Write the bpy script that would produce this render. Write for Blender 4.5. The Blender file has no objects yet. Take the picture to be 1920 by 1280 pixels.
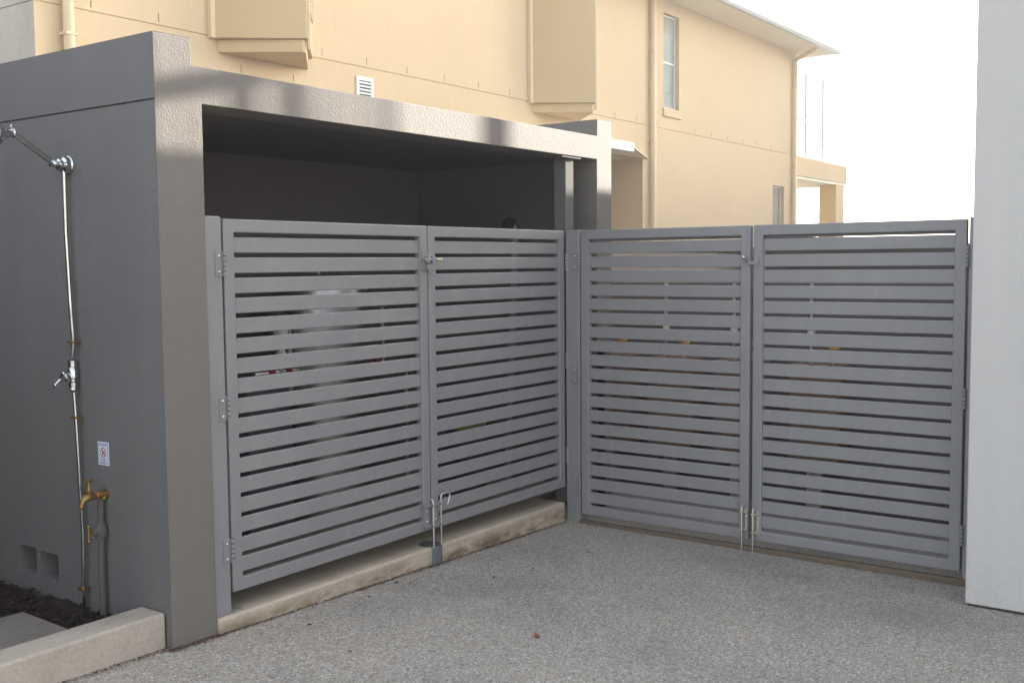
import bpy, bmesh, math, random
from mathutils import Vector, Matrix
random.seed(7)
R = math.radians
HAZE = .005
S = bpy.context.scene
COL = S.collection

# ------------------------------------------------------------------ materials
def newmat(name):
    m = bpy.data.materials.new(name); m.use_nodes = True
    nt = m.node_tree
    b = nt.nodes['Principled BSDF']
    return m, nt, b
def nd(nt, t, **kw):
    n = nt.nodes.new(t)
    for k, v in kw.items():
        if k.startswith('i_'):
            n.inputs[k[2:].replace('_', ' ')].default_value = v
        else: setattr(n, k, v)
    return n
def coords(nt, scale=(1, 1, 1)):
    g = nd(nt, 'ShaderNodeNewGeometry')
    mp = nd(nt, 'ShaderNodeMapping'); mp.inputs['Scale'].default_value = scale
    nt.links.new(g.outputs['Position'], mp.inputs['Vector'])
    return mp.outputs['Vector']
def noise(nt, vec, scale, detail=4, rough=.55):
    n = nd(nt, 'ShaderNodeTexNoise'); n.inputs['Scale'].default_value = scale
    n.inputs['Detail'].default_value = detail; n.inputs['Roughness'].default_value = rough
    nt.links.new(vec, n.inputs['Vector']); return n.outputs['Fac']
def ramp(nt, fac, stops):
    r = nd(nt, 'ShaderNodeValToRGB'); el = r.color_ramp.elements
    while len(el) < len(stops): el.new(.5)
    for e, (p, c) in zip(el, stops):
        e.position = p; e.color = (c[0], c[1], c[2], 1)
    nt.links.new(fac, r.inputs['Fac']); return r.outputs['Color']
def mixc(nt, fac, a, b, mode='MIX'):
    m = nd(nt, 'ShaderNodeMix', data_type='RGBA', blend_type=mode)
    for sock, v in ((m.inputs[0], fac), (m.inputs[6], a), (m.inputs[7], b)):
        if isinstance(v, (int, float)): sock.default_value = v
        elif isinstance(v, tuple): sock.default_value = (*v, 1)
        else: nt.links.new(v, sock)
    return m.outputs[2]
def bump(nt, b, h, strength=.3, dist=.01):
    n = nd(nt, 'ShaderNodeBump'); n.inputs['Strength'].default_value = strength
    n.inputs['Distance'].default_value = dist
    nt.links.new(h, n.inputs['Height']); nt.links.new(n.outputs['Normal'], b.inputs['Normal'])
def mul(c, k): return tuple(x*k for x in c)

def paint(name, col, rough=.8, var=.08, bscale=0, bstr=.3, bdist=.004, patch=1.2, scale=(1,1,1), spec=.3):
    m, nt, b = newmat(name)
    v = coords(nt, scale)
    n1 = noise(nt, v, patch, 5)
    c = ramp(nt, n1, [(.3, mul(col, 1-var)), (.7, mul(col, 1+var))])
    n2 = noise(nt, v, 45, 3)
    c = mixc(nt, .5, c, ramp(nt, n2, [(.3, mul(col, 1-var*.7)), (.7, mul(col, 1+var*.7))]))
    nt.links.new(c, b.inputs['Base Color'])
    b.inputs['Roughness'].default_value = rough
    b.inputs['Specular IOR Level'].default_value = spec
    if bscale: bump(nt, b, noise(nt, v, bscale, 3, .6), bstr, bdist)
    return m
def plain(name, col, rough=.5, metal=0, spec=.5):
    m, nt, b = newmat(name)
    v = coords(nt); n = noise(nt, v, 30, 3)
    nt.links.new(ramp(nt, n, [(.3, mul(col, .9)), (.7, mul(col, 1.1))]), b.inputs['Base Color'])
    b.inputs['Roughness'].default_value = rough; b.inputs['Metallic'].default_value = metal
    b.inputs['Specular IOR Level'].default_value = spec
    return m
M = {}
M['render'] = paint('grey_render_warm_bounce', (.180, .163, .150), .85, .04, 125, .9, .004)  # same paint as the side wall, warmed to stand in for bounced light
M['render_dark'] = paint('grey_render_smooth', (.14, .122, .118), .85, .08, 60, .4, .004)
M['sidewall'] = paint('grey_render_fine', (.165, .158, .158), .85, .1, 130, .5, .003)
def m_side():
    m, nt, b = newmat('grey_render_fine')
    v = coords(nt); col = (.165, .158, .158)
    c = ramp(nt, noise(nt, v, 1.1, 6, .6), [(.3, mul(col, .88)), (.7, mul(col, 1.1))])
    c = mixc(nt, .5, c, ramp(nt, noise(nt, coords(nt, (1, 1, .1)), 6, 6, .7), [(.35, mul(col, .9)), (.65, mul(col, 1.08))]))
    g = nd(nt, 'ShaderNodeNewGeometry'); sp = nd(nt, 'ShaderNodeSeparateXYZ'); nt.links.new(g.outputs['Position'], sp.inputs[0])
    mr = nd(nt, 'ShaderNodeMapRange'); mr.inputs[1].default_value = .55; mr.inputs[2].default_value = .08
    nt.links.new(sp.outputs['Z'], mr.inputs[0])
    mm = nd(nt, 'ShaderNodeMath', operation='MULTIPLY'); nt.links.new(mr.outputs[0], mm.inputs[0])
    nt.links.new(ramp(nt, noise(nt, v, 48, 5, .75), [(.52, (0, 0, 0)), (.66, (.75, .75, .75))]), mm.inputs[1])
    c = mixc(nt, mm.outputs[0], c, (.25, .225, .2))
    sp2 = nd(nt, 'ShaderNodeTexVoronoi'); sp2.inputs['Scale'].default_value = 14; nt.links.new(v, sp2.inputs['Vector'])
    c = mixc(nt, ramp(nt, sp2.outputs['Distance'], [(.035, (.8, .8, .8)), (.06, (0, 0, 0))]), c, (.27, .25, .235))
    nt.links.new(c, b.inputs['Base Color'])
    b.inputs['Roughness'].default_value = .85; b.inputs['Specular IOR Level'].default_value = .3
    bump(nt, b, noise(nt, v, 130, 3, .6), .5, .003)
    return m
M['sidewall'] = m_side()
M['column'] = paint('flat_grey_paint', (.15, .145, .14), .9, .05, spec=0)
def m_pale():
    m, nt, b = newmat('pale_grey_render')
    v = coords(nt); col = (.545, .522, .51)
    c = ramp(nt, noise(nt, v, .9, 6, .6), [(.3, mul(col, .95)), (.7, mul(col, 1.04))])
    c = mixc(nt, .5, c, ramp(nt, noise(nt, coords(nt, (1, 1, .08)), 7, 6, .7), [(.35, mul(col, .93)), (.65, mul(col, 1.04))]))
    g = nd(nt, 'ShaderNodeNewGeometry'); sp = nd(nt, 'ShaderNodeSeparateXYZ'); nt.links.new(g.outputs['Position'], sp.inputs[0])
    mr = nd(nt, 'ShaderNodeMapRange'); mr.inputs[1].default_value = .32; mr.inputs[2].default_value = -.02
    nt.links.new(sp.outputs['Z'], mr.inputs[0])
    mm = nd(nt, 'ShaderNodeMath', operation='MULTIPLY'); nt.links.new(mr.outputs[0], mm.inputs[0])
    nt.links.new(ramp(nt, noise(nt, v, 22, 6, .75), [(.45, (0, 0, 0)), (.7, (.3, .3, .3))]), mm.inputs[1])
    c = mixc(nt, mm.outputs[0], c, (.3, .25, .2))
    nt.links.new(c, b.inputs['Base Color'])
    b.inputs['Roughness'].default_value = .85; b.inputs['Specular IOR Level'].default_value = .25
    bump(nt, b, noise(nt, v, 85, 4, .65), .35, .004)
    return m
M['white_render'] = m_pale()
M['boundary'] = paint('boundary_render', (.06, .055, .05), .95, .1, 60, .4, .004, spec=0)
M['cream_angle'] = paint('cream_sheet', (.57, .435, .25), .7, .03, 40, .1, .002)
M['cream_trim'] = paint('cream_gloss_trim', (.70, .56, .37), .45, .02)
M['soffit'] = paint('cream_soffit', (.86, .8, .68), .7, .02)
M['white'] = paint('white_paint', (.8, .8, .8), .4, .02)
M['gutter'] = paint('pale_grey_gutter', (.55, .58, .62), .4, .03)
M['roofsheet'] = paint('grey_roof_sheet', (.45, .47, .5), .5, .05)
M['chrome'] = plain('polished_chrome', (.6, .6, .61), .12, 1)
M['steel'] = plain('galvanised_steel', (.62, .6, .56), .38, 1)
M['stainless'] = plain('stainless_steel', (.4, .385, .37), .3, 1)
M['screw'] = plain('bright_screw', (.85, .83, .78), .25, 1)
M['brass'] = plain('tarnished_brass', (.34, .215, .075), .45, .85)
M['copper'] = plain('copper_nut', (.55, .22, .08), .4, .8)
M['bracket'] = plain('zinc_passivated', (.5, .47, .34), .45, .6)
M['black'] = plain('black_plastic', (.015, .015, .015), .6)
M['red'] = plain('red_plastic', (.28, .015, .03), .5)
M['yellow'] = plain('yellow_plastic', (.36, .3, .1), .5)
M['green'] = plain('green_plastic', (.06, .2, .06), .5)
M['white_plastic'] = plain('white_plastic', (.75, .73, .66), .5)
M['terracotta'] = plain('tan_painted_metal', (.23, .15, .115), .6)
M['pvc'] = plain('grey_pvc', (.105, .112, .12), .55)
M['dark_tile'] = plain('rubber_dark', (.05, .04, .04), .8)
M['blue_ink'] = plain('blue_ink', (.03, .05, .2), .6)
M['red_ink'] = plain('red_ink', (.42, .05, .06), .6)
M['sign_face'] = plain('sign_vinyl', (.72, .78, .85), .4)
M['leaf_red'] = plain('leaf_red', (.3, .07, .04), .7)
M['leaf_dark'] = plain('leaf_dark', (.03, .024, .018), .8)
M['pipe_paint'] = paint('old_grey_pipe_paint', (.115, .1, .095), .8, .15)
M['litter'] = plain('brown_litter', (.10, .05, .032), .9)
M['timber'] = paint('weathered_timber', (.15, .115, .085), .85, .3, 60, .4, .003, 9, (1, 1, 6))

def m_gate():
    m, nt, b = newmat('satin_grey_powdercoat')
    v = coords(nt)
    n = noise(nt, v, 2.2, 4); n2 = noise(nt, v, 250, 2)
    c = ramp(nt, n, [(.3, (.222, .213, .223)), (.7, (.253, .244, .25))])
    c = mixc(nt, .35, c, ramp(nt, n2, [(.35, (.195, .187, .196)), (.65, (.275, .266, .276))]))
    # faint dust film in soft streaks
    d = noise(nt, coords(nt, (6, 6, 1.2)), 3, 5, .7)
    c = mixc(nt, ramp(nt, d, [(.5, (0, 0, 0)), (.8, (.4, .4, .4))]), c, (.33, .31, .28))
    nt.links.new(c, b.inputs['Base Color'])
    b.inputs['Roughness'].default_value = .42
    b.inputs['Specular IOR Level'].default_value = .5
    bump(nt, b, n2, .12, .001)
    return m
M['gate'] = m_gate()

def m_concrete(name, col, stain=True):
    m, nt, b = newmat(name)
    v = coords(nt)
    n = noise(nt, v, 4, 8, .65); n2 = noise(nt, v, 60, 4)
    c = ramp(nt, n, [(.25, mul(col, .66)), (.5, col), (.75, mul(col, 1.2))])
    c = mixc(nt, .35, c, ramp(nt, n2, [(.3, mul(col, .7)), (.7, mul(col, 1.25))]))
    if stain:
        s = noise(nt, coords(nt, (1, 1, 3.2)), 3.2, 7, .7)
        g = nd(nt, 'ShaderNodeNewGeometry'); sp = nd(nt, 'ShaderNodeSeparateXYZ')
        nt.links.new(g.outputs['Position'], sp.inputs[0])
        mr = nd(nt, 'ShaderNodeMapRange'); mr.inputs[1].default_value = .125; mr.inputs[2].default_value = .045
        nt.links.new(sp.outputs['Z'], mr.inputs[0])
        mm = nd(nt, 'ShaderNodeMath', operation='MULTIPLY')
        nt.links.new(mr.outputs[0], mm.inputs[0])
        nt.links.new(ramp(nt, s, [(.40, (0, 0, 0)), (.58, (1, 1, 1))]), mm.inputs[1])
        c = mixc(nt, mm.outputs[0], c, (.16, .12, .078))
    pits = nd(nt, 'ShaderNodeTexVoronoi'); pits.inputs['Scale'].default_value = 38
    nt.links.new(v, pits.inputs['Vector'])
    c = mixc(nt, ramp(nt, pits.outputs['Distance'], [(.06, (.7, .7, .7)), (.12, (0, 0, 0))]), c, mul(col, .45))
    nt.links.new(c, b.inputs['Base Color'])
    b.inputs['Roughness'].default_value = .9; b.inputs['Specular IOR Level'].default_value = .25
    bump(nt, b, n2, .5, .004)
    return m
M['concrete'] = m_concrete('cast_concrete', (.48, .405, .325))
M['planter_concrete'] = m_concrete('planter_concrete', (.43, .38, .325), False)
M['paver'] = m_concrete('paver_concrete', (.23, .2, .185), False)

def m_aggregate():
    m, nt, b = newmat('exposed_aggregate')
    v = coords(nt)
    wob = nd(nt, 'ShaderNodeTexNoise'); wob.inputs['Scale'].default_value = 40
    nt.links.new(v, wob.inputs['Vector'])
    add = nd(nt, 'ShaderNodeVectorMath', operation='MULTIPLY_ADD')
    add.inputs[1].default_value = (.012, .012, .012)
    nt.links.new(wob.outputs['Color'], add.inputs[0]); nt.links.new(v, add.inputs[2])
    vo = nd(nt, 'ShaderNodeTexVoronoi'); vo.inputs['Scale'].default_value = 122
    nt.links.new(add.outputs[0], vo.inputs['Vector'])
    hue = nd(nt, 'ShaderNodeSeparateColor'); nt.links.new(vo.outputs['Color'], hue.inputs[0])
    stone = ramp(nt, hue.outputs[0], [(0, (.17, .155, .14)), (.15, (.33, .305, .275)), (.45, (.42, .385, .345)),
                                     (.62, (.5, .415, .315)), (.8, (.48, .465, .45)), (.95, (.66, .64, .6))])
    edge = nd(nt, 'ShaderNodeTexVoronoi'); edge.feature = 'DISTANCE_TO_EDGE'; edge.inputs['Scale'].default_value = 122
    nt.links.new(add.outputs[0], edge.inputs['Vector'])
    c = mixc(nt, ramp(nt, edge.outputs['Distance'], [(.03, (.75, .75, .75)), (.14, (0, 0, 0))]), stone, (.3, .275, .25))
    big = noise(nt, v, .9, 6, .6)
    c = mixc(nt, 1, c, ramp(nt, big, [(.3, (.68, .68, .70)), (.5, (.89, .885, .885)), (.72, (1.0, .965, .925))]), 'MULTIPLY')
    sp = noise(nt, v, 11, 3, .5)
    c = mixc(nt, ramp(nt, sp, [(.68, (0, 0, 0)), (.78, (.4, .4, .4))]), c, (.1, .085, .07))
    nt.links.new(c, b.inputs['Base Color'])
    b.inputs['Roughness'].default_value = .8; b.inputs['Specular IOR Level'].default_value = .35
    bump(nt, b, vo.outputs['Distance'], .7, .004)
    b.id_data.nodes  # keep
    for n in nt.nodes:
        if n.type == 'BUMP': n.invert = True
    return m
M['aggregate'] = m_aggregate()

def m_cream():
    m, nt, b = newmat('cream_bagged_render')
    v = coords(nt, (1, 1, .2))
    col = (.625, .487, .315)
    s = noise(nt, v, 16, 6, .7); s2 = noise(nt, coords(nt), .8, 5)
    c = ramp(nt, s, [(.3, mul(col, .945)), (.55, col), (.75, mul(col, 1.035))])
    c = mixc(nt, .4, c, ramp(nt, s2, [(.3, mul(col, .93)), (.7, mul(col, 1.05))]))
    nt.links.new(c, b.inputs['Base Color'])
    b.inputs['Roughness'].default_value = .85; b.inputs['Specular IOR Level'].default_value = .2
    bump(nt, b, s, .25, .006)
    return m
M['cream'] = m_cream()
M['bare'] = paint('bare_grey_cement', (.42, .38, .33), .9, .18, 50, .3, .004, 2.5, (1, 1, .35))

def m_mulch():
    m, nt, b = newmat('bark_mulch')
    v = coords(nt)
    n = noise(nt, v, 28, 6, .7)
    c = ramp(nt, n, [(.35, (.012, .007, .006)), (.55, (.036, .019, .013)), (.74, (.12, .062, .036))])
    nt.links.new(c, b.inputs['Base Color']); b.inputs['Roughness'].default_value = .95
    bump(nt, b, n, .9, .03)
    return m
M['mulch'] = m_mulch()

def m_glass(name, col, rough=.06, alpha=1.0):
    m, nt, b = newmat(name)
    n = noise(nt, coords(nt), 1.5, 3)
    nt.links.new(ramp(nt, n, [(.3, mul(col, .85)), (.7, mul(col, 1.15))]), b.inputs['Base Color'])
    b.inputs['Roughness'].default_value = rough; b.inputs['Specular IOR Level'].default_value = .6
    b.inputs['Alpha'].default_value = alpha
    return m
M['glass_pane'] = m_glass('window_glass', (.34, .375, .36), .12)  # pane colour lightened to stand in for veiling glare
M['blind'] = m_glass('brown_slat_blind', (.22, .175, .155), .5)
M['glass_screen'] = m_glass('clear_screen_glass', (.6, .75, .8), .03, .3)
M['frame_white'] = paint('white_aluminium', (.72, .7, .66), .4, .02)

# ------------------------------------------------------------------ mesh builder
class MB:
    def __init__(s): s.bm = bmesh.new()
    def face(s, pts):
        return s.bm.faces.new([s.bm.verts.new(p) for p in pts])
    def box(s, x0, x1, y0, y1, z0, z1):
        if x0 > x1: x0, x1 = x1, x0
        if y0 > y1: y0, y1 = y1, y0
        if z0 > z1: z0, z1 = z1, z0
        v = [s.bm.verts.new((x, y, z)) for z in (z0, z1) for y in (y0, y1) for x in (x0, x1)]
        for q in ((0, 2, 3, 1), (4, 5, 7, 6), (0, 1, 5, 4), (2, 6, 7, 3), (0, 4, 6, 2), (1, 3, 7, 5)):
            s.bm.faces.new([v[i] for i in q])
        return s
    def prism(s, poly, z0, z1):
        n = len(poly)
        a = [s.bm.verts.new((x, y, z0)) for x, y in poly]; b = [s.bm.verts.new((x, y, z1)) for x, y in poly]
        s.bm.faces.new(a[::-1]); s.bm.faces.new(b)
        for i in range(n): s.bm.faces.new((a[i], a[(i+1) % n], b[(i+1) % n], b[i]))
        return s
    def extr(s, poly, fn, d0, d1):
        """poly in (u,v), fn(u,v,d)->xyz"""
        n = len(poly)
        a = [s.bm.verts.new(fn(u, v, d0)) for u, v in poly]; b = [s.bm.verts.new(fn(u, v, d1)) for u, v in poly]
        s.bm.faces.new(a[::-1]); s.bm.faces.new(b)
        for i in range(n): s.bm.faces.new((a[i], a[(i+1) % n], b[(i+1) % n], b[i]))
        return s
    def tube(s, pts, r, seg=14, caps=True):
        pts = [Vector(p) for p in pts]
        rs = r if isinstance(r, (list, tuple)) else [r]*len(pts)
        rings = []; ref = None
        for i, p in enumerate(pts):
            if i == 0: t = pts[1]-p
            elif i == len(pts)-1: t = p-pts[i-1]
            else: t = (pts[i+1]-p).normalized()+(p-pts[i-1]).normalized()
            if t.length < 1e-9: t = pts[i]-pts[i-1] if i else pts[i+1]-p
            if t.length < 1e-9: t = Vector((0, 0, 1))
            t.normalize()
            if ref is None:
                ref = Vector((0, 0, 1)) if abs(t.z) < .9 else Vector((1, 0, 0))
            u = (ref - t*ref.dot(t)); u.normalize(); ref = u; w = t.cross(u)
            rings.append([s.bm.verts.new(p+(u*math.cos(2*math.pi*k/seg)+w*math.sin(2*math.pi*k/seg))*rs[i]) for k in range(seg)])
        for a, b in zip(rings, rings[1:]):
            for k in range(seg):
                s.bm.faces.new((a[k], a[(k+1) % seg], b[(k+1) % seg], b[k]))
        if caps:
            s.bm.faces.new(rings[0][::-1]); s.bm.faces.new(rings[-1])
        return s
    def lathe(s, p0, p1, prof, seg=24):
        """prof: list of (t along p0->p1 in metres, r)"""
        p0 = Vector(p0); d = (Vector(p1)-p0).normalized()
        ref = Vector((0, 0, 1)) if abs(d.z) < .9 else Vector((1, 0, 0))
        u = d.cross(ref).normalized(); w = d.cross(u)
        rings = [[s.bm.verts.new(p0+d*t+(u*math.cos(2*math.pi*k/seg)+w*math.sin(2*math.pi*k/seg))*max(r, 1e-4)) for k in range(seg)] for t, r in prof]
        for a, b in zip(rings, rings[1:]):
            for k in range(seg): s.bm.faces.new((a[k], a[(k+1) % seg], b[(k+1) % seg], b[k]))
        s.bm.faces.new(rings[0][::-1]); s.bm.faces.new(rings[-1])
        return s
    def sphere(s, c, r, sx=1, sy=1, sz=1, seg=14):
        bmesh.ops.create_uvsphere(s.bm, u_segments=seg, v_segments=max(6, seg//2), radius=r,
                                  matrix=Matrix.Translation(c) @ Matrix.Diagonal((sx, sy, sz, 1)))
        return s
    def wall(s, us, vs, holes, fn):
        """sheet over us x vs (u0,u1),(v0,v1); holes (u0,u1,v0,v1,depth,closed); fn(u,v,d)->xyz, d into the wall"""
        U = sorted({us[0], us[1], *[h[0] for h in holes], *[h[1] for h in holes]})
        V = sorted({vs[0], vs[1], *[h[2] for h in holes], *[h[3] for h in holes]})
        U = [u for u in U if us[0] <= u <= us[1]]; V = [v for v in V if vs[0] <= v <= vs[1]]
        vt = {}
        def g(u, v):
            k = (u, v)
            if k not in vt: vt[k] = s.bm.verts.new(fn(u, v, 0))
            return vt[k]
        for a, b in zip(U, U[1:]):
            for c, d in zip(V, V[1:]):
                mu, mv = (a+b)/2, (c+d)/2
                if any(h[0] < mu < h[1] and h[2] < mv < h[3] for h in holes): continue
                s.bm.faces.new((g(a, c), g(b, c), g(b, d), g(a, d)))
        for h in holes:
            a, b, c, d, dep, closed = h
            q = [(a, c), (b, c), (b, d), (a, d)]
            for (p, r_) in zip(q, q[1:]+q[:1]):
                s.face([fn(*p, 0), fn(*r_, 0), fn(*r_, dep), fn(*p, dep)])
            if closed: s.face([fn(*p, dep) for p in q])
        return s
    def shrink(s, k):
        c = Vector((XS, .415, .668))
        for v in s.bm.verts: v.co = c+(v.co-c)*k
        return s
    def squash(s, k):
        for v in s.bm.verts: v.co.x = XS+(v.co.x-XS)*k
        return s
    def build(s, name, mat, parent=None, bevel=0, smooth=False, seg=2, recalc=True):
        if recalc: bmesh.ops.recalc_face_normals(s.bm, faces=s.bm.faces)
        base = WL.get(parent.name, Vector()) if parent else Vector()
        if base.length: bmesh.ops.translate(s.bm, vec=-base, verts=s.bm.verts)
        me = bpy.data.meshes.new(name); s.bm.to_mesh(me); s.bm.free()
        o = bpy.data.objects.new(name, me); COL.objects.link(o)
        me.materials.append(M[mat] if isinstance(mat, str) else mat)
        if parent: o.parent = parent
        WL[o.name] = base.copy()
        if bevel:
            bv = o.modifiers.new('bevel', 'BEVEL'); bv.width = bevel; bv.segments = seg
            bv.limit_method = 'ANGLE'; bv.angle_limit = R(40); bv.harden_normals = False
            smooth = True
        if smooth:
            for p in me.polygons: p.use_smooth = True
            try:
                me.set_sharp_from_angle(angle=R(35))
            except Exception: pass
        return o
WL = {}
def thing(name, label, cat, loc=(0, 0, 0), group=None):
    o = bpy.data.objects.new(name, None); COL.objects.link(o); o.location = loc
    o.empty_display_size = .1
    o['label'] = label; o['category'] = cat
    if group: o['group'] = group
    WL[o.name] = Vector(loc); return o
def tag(o, label=None, cat=None, group=None, kind=None):
    if label: o['label'] = label
    if cat: o['category'] = cat
    if group: o['group'] = group
    if kind: o['kind'] = kind
    return o

# ------------------------------------------------------------------ ground
def gz(x, y): return -.0215*max(-9, min(0, x)) + .0076*max(-9, min(3, y))
mb = MB()
xs_ = [-45, -25, -9, -6, -4, -3, -2, -1, 0, 3, 12, 40, 56]; ys_ = [-45, -25, -9, -6, -3, -2, -1, 0, 3, 8, 30, 45]
vv = [[mb.bm.verts.new((x, y, gz(x, y))) for y in ys_] for x in xs_]
for i in range(len(xs_)-1):
    for j in range(len(ys_)-1):
        mb.bm.faces.new((vv[i][j], vv[i+1][j], vv[i+1][j+1], vv[i][j+1]))
o = mb.build('driveway', 'aggregate', smooth=True)
tag(o, 'driveway of exposed grey aggregate concrete in front of the gates', 'driveway', kind='structure')

# ------------------------------------------------------------------ grey shelter
ZP, ZBT, ZO = 2.583, 2.474, 2.322
XS, XSP, XO0, XO1, XP1, XE = -3.0214, -2.838, -2.79, .37, .375, .56
YF, YB = -.013, 2.45
sh = thing('utility_shelter', 'grey rendered flat roofed shelter with wide dark opening above the left pair of gates', 'shelter', (XS, YF, 0))
# side wall facing the garden bed: groove and two block vents are real recesses
mb = MB()
holes = [(YF+.0005, YB-.001, 2.312, 2.321, .012, True),
         (.81, .957, .214, .334, .11, True), (.993, 1.146, .212, .341, .11, True)]
mb.wall((YF, YB), (-.1, ZP), holes, lambda u, v, d: (XS+d, u, v))
mb.face([(XS, YB, -.1), (XS+.19, YB, -.1), (XS+.19, YB, ZP), (XS, YB, ZP)])
mb.face([(XS, YF, ZP), (XS, YB, ZP), (XSP-.001, YB, ZP), (XSP-.001, YF, ZP)])
mb.face([(XO0, YF+.2, 0), (XO0, YB, 0), (XO0, YB, ZO+.1), (XO0, YF+.2, ZO+.1)])
mb.face([(XSP-.001, YF+.22, ZBT-.02), (XSP-.001, YB, ZBT-.02), (XSP-.001, YB, ZP), (XSP-.001, YF+.22, ZP)])
mb.build('side_wall', 'sidewall', sh, recalc=False)
def front_slice():
    """front frame of the shelter: stepped pillars and beam as one outline with thickness"""
    poly = [(XS+.0005, -.1), (XO0, -.1), (XO0, ZO), (XO1, ZO), (XO1, -.1), (XE, -.1), (XE, ZP), (XP1, ZP), (XP1, ZBT), (XSP, ZBT), (XSP, ZP), (XS+.0005, ZP)]
    m = MB()
    # split in simple convex-ish pieces welded edge to edge
    fn = lambda u, v, d: (u, YF+d, v)
    U = [XS+.0005, XSP, XO0, XO1, XP1, XE]; V = [-.1, ZO, ZBT, ZP]
    def inside(u, v):
        if v > ZBT: return u < XSP or u > XP1
        if v > ZO: return True
        return u < XO0 or u > XO1
    vt = {}
    def g(u, v, d):
        k = (u, v, d)
        if k not in vt: vt[k] = m.bm.verts.new(fn(u, v, d))
        return vt[k]
    T = .22
    cells = {(i, j): inside((U[i]+U[i+1])/2, (V[j]+V[j+1])/2) for i in range(5) for j in range(3)}
    for (i, j), c in cells.items():
        if not c: continue
        a, b, e, f = U[i], U[i+1], V[j], V[j+1]
        m.bm.faces.new((g(a, e, 0), g(b, e, 0), g(b, f, 0), g(a, f, 0)))
        m.bm.faces.new((g(a, e, T), g(a, f, T), g(b, f, T), g(b, e, T)))
        for (di, dj, p, q) in ((-1, 0, (a, f), (a, e)), (1, 0, (b, e), (b, f)), (0, -1, (a, e), (b, e)), (0, 1, (b, f), (a, f))):
            if not cells.get((i+di, j+dj), False):
                
                if i == 0 and di == -1: continue
                m.bm.faces.new((g(*p, 0), g(*p, T), g(*q, T), g(*q, 0)))
    return m
front_slice().build('front_frame', 'render', sh, bevel=.009, seg=3)
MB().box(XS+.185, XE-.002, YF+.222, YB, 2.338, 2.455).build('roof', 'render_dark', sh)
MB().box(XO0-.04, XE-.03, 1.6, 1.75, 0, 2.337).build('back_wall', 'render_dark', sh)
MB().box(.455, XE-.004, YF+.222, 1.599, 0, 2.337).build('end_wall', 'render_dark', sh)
MB().box(XP1-.0015, XE, YF+.06, YB, 2.4, ZP-.0015).build('parapet', 'render', sh)
MB().lathe((.4549, .75, 1.9), (.3, .75, 1.9), [(0, .07), (.012, .07), (.014, .055), (.006, .05)]).build('round_vent', 'dark_tile', sh, smooth=True)
col = MB().box(.059, .154, .03, .12, .1, ZO-.013).build('steel_column', 'column', sh, bevel=.004)
MB().box(-.03, .192, -.004, .15, ZO-.0125, ZO-.0005).build('cap_plate', 'column', col, bevel=.001)

kerb = MB()
kerb.box(XO0+.001, -.045, -.0257, .35, -.08, .1274)
kb = kerb.build('concrete_kerb', 'concrete', bevel=.014, seg=3)
tag(kb, 'stained concrete kerb running under the left pair of slatted gates', 'kerb')
fl = MB().box(XO0+.001, .454, .3505, 1.599, -.05, .122).build('shelter_floor', 'concrete')
tag(fl, 'bare concrete floor slab inside the dark shelter', 'floor', kind='structure')

# ------------------------------------------------------------------ posts
def gate_post(x0, x1, y0, y1, z0, z1, label, plate=None):
    t = thing('gate_post', label, 'gate post', ((x0+x1)/2, (y0+y1)/2, z0), 'grey steel gate posts')
    MB().box(x0, x1, y0, y1, z0, z1).build('shaft', 'gate', t, bevel=.004)
    MB().box(x0+.006, x1-.006, y0+.006, y1-.006, z1, z1+.003).build('cap', 'gate', t)
    if plate: MB().box(*plate).build('base_plate', 'gate', t, bevel=.001)
    return t
gate_post(XO0+.002, -2.703, -.004, .086, .1275, 1.857, 'grey steel post between the shelter pillar and the leftmost gate', (-2.698, -2.64, -.001, .09, .128, .136))
gate_post(.0, .09, -.108, -.006, -.02, 1.852, 'grey steel corner post where the two pairs of gates meet')
gate_post(-.004, .086, -2.498, -2.414, -.05, 1.857, 'grey steel post squeezed against the pale rendered wall')

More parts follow.
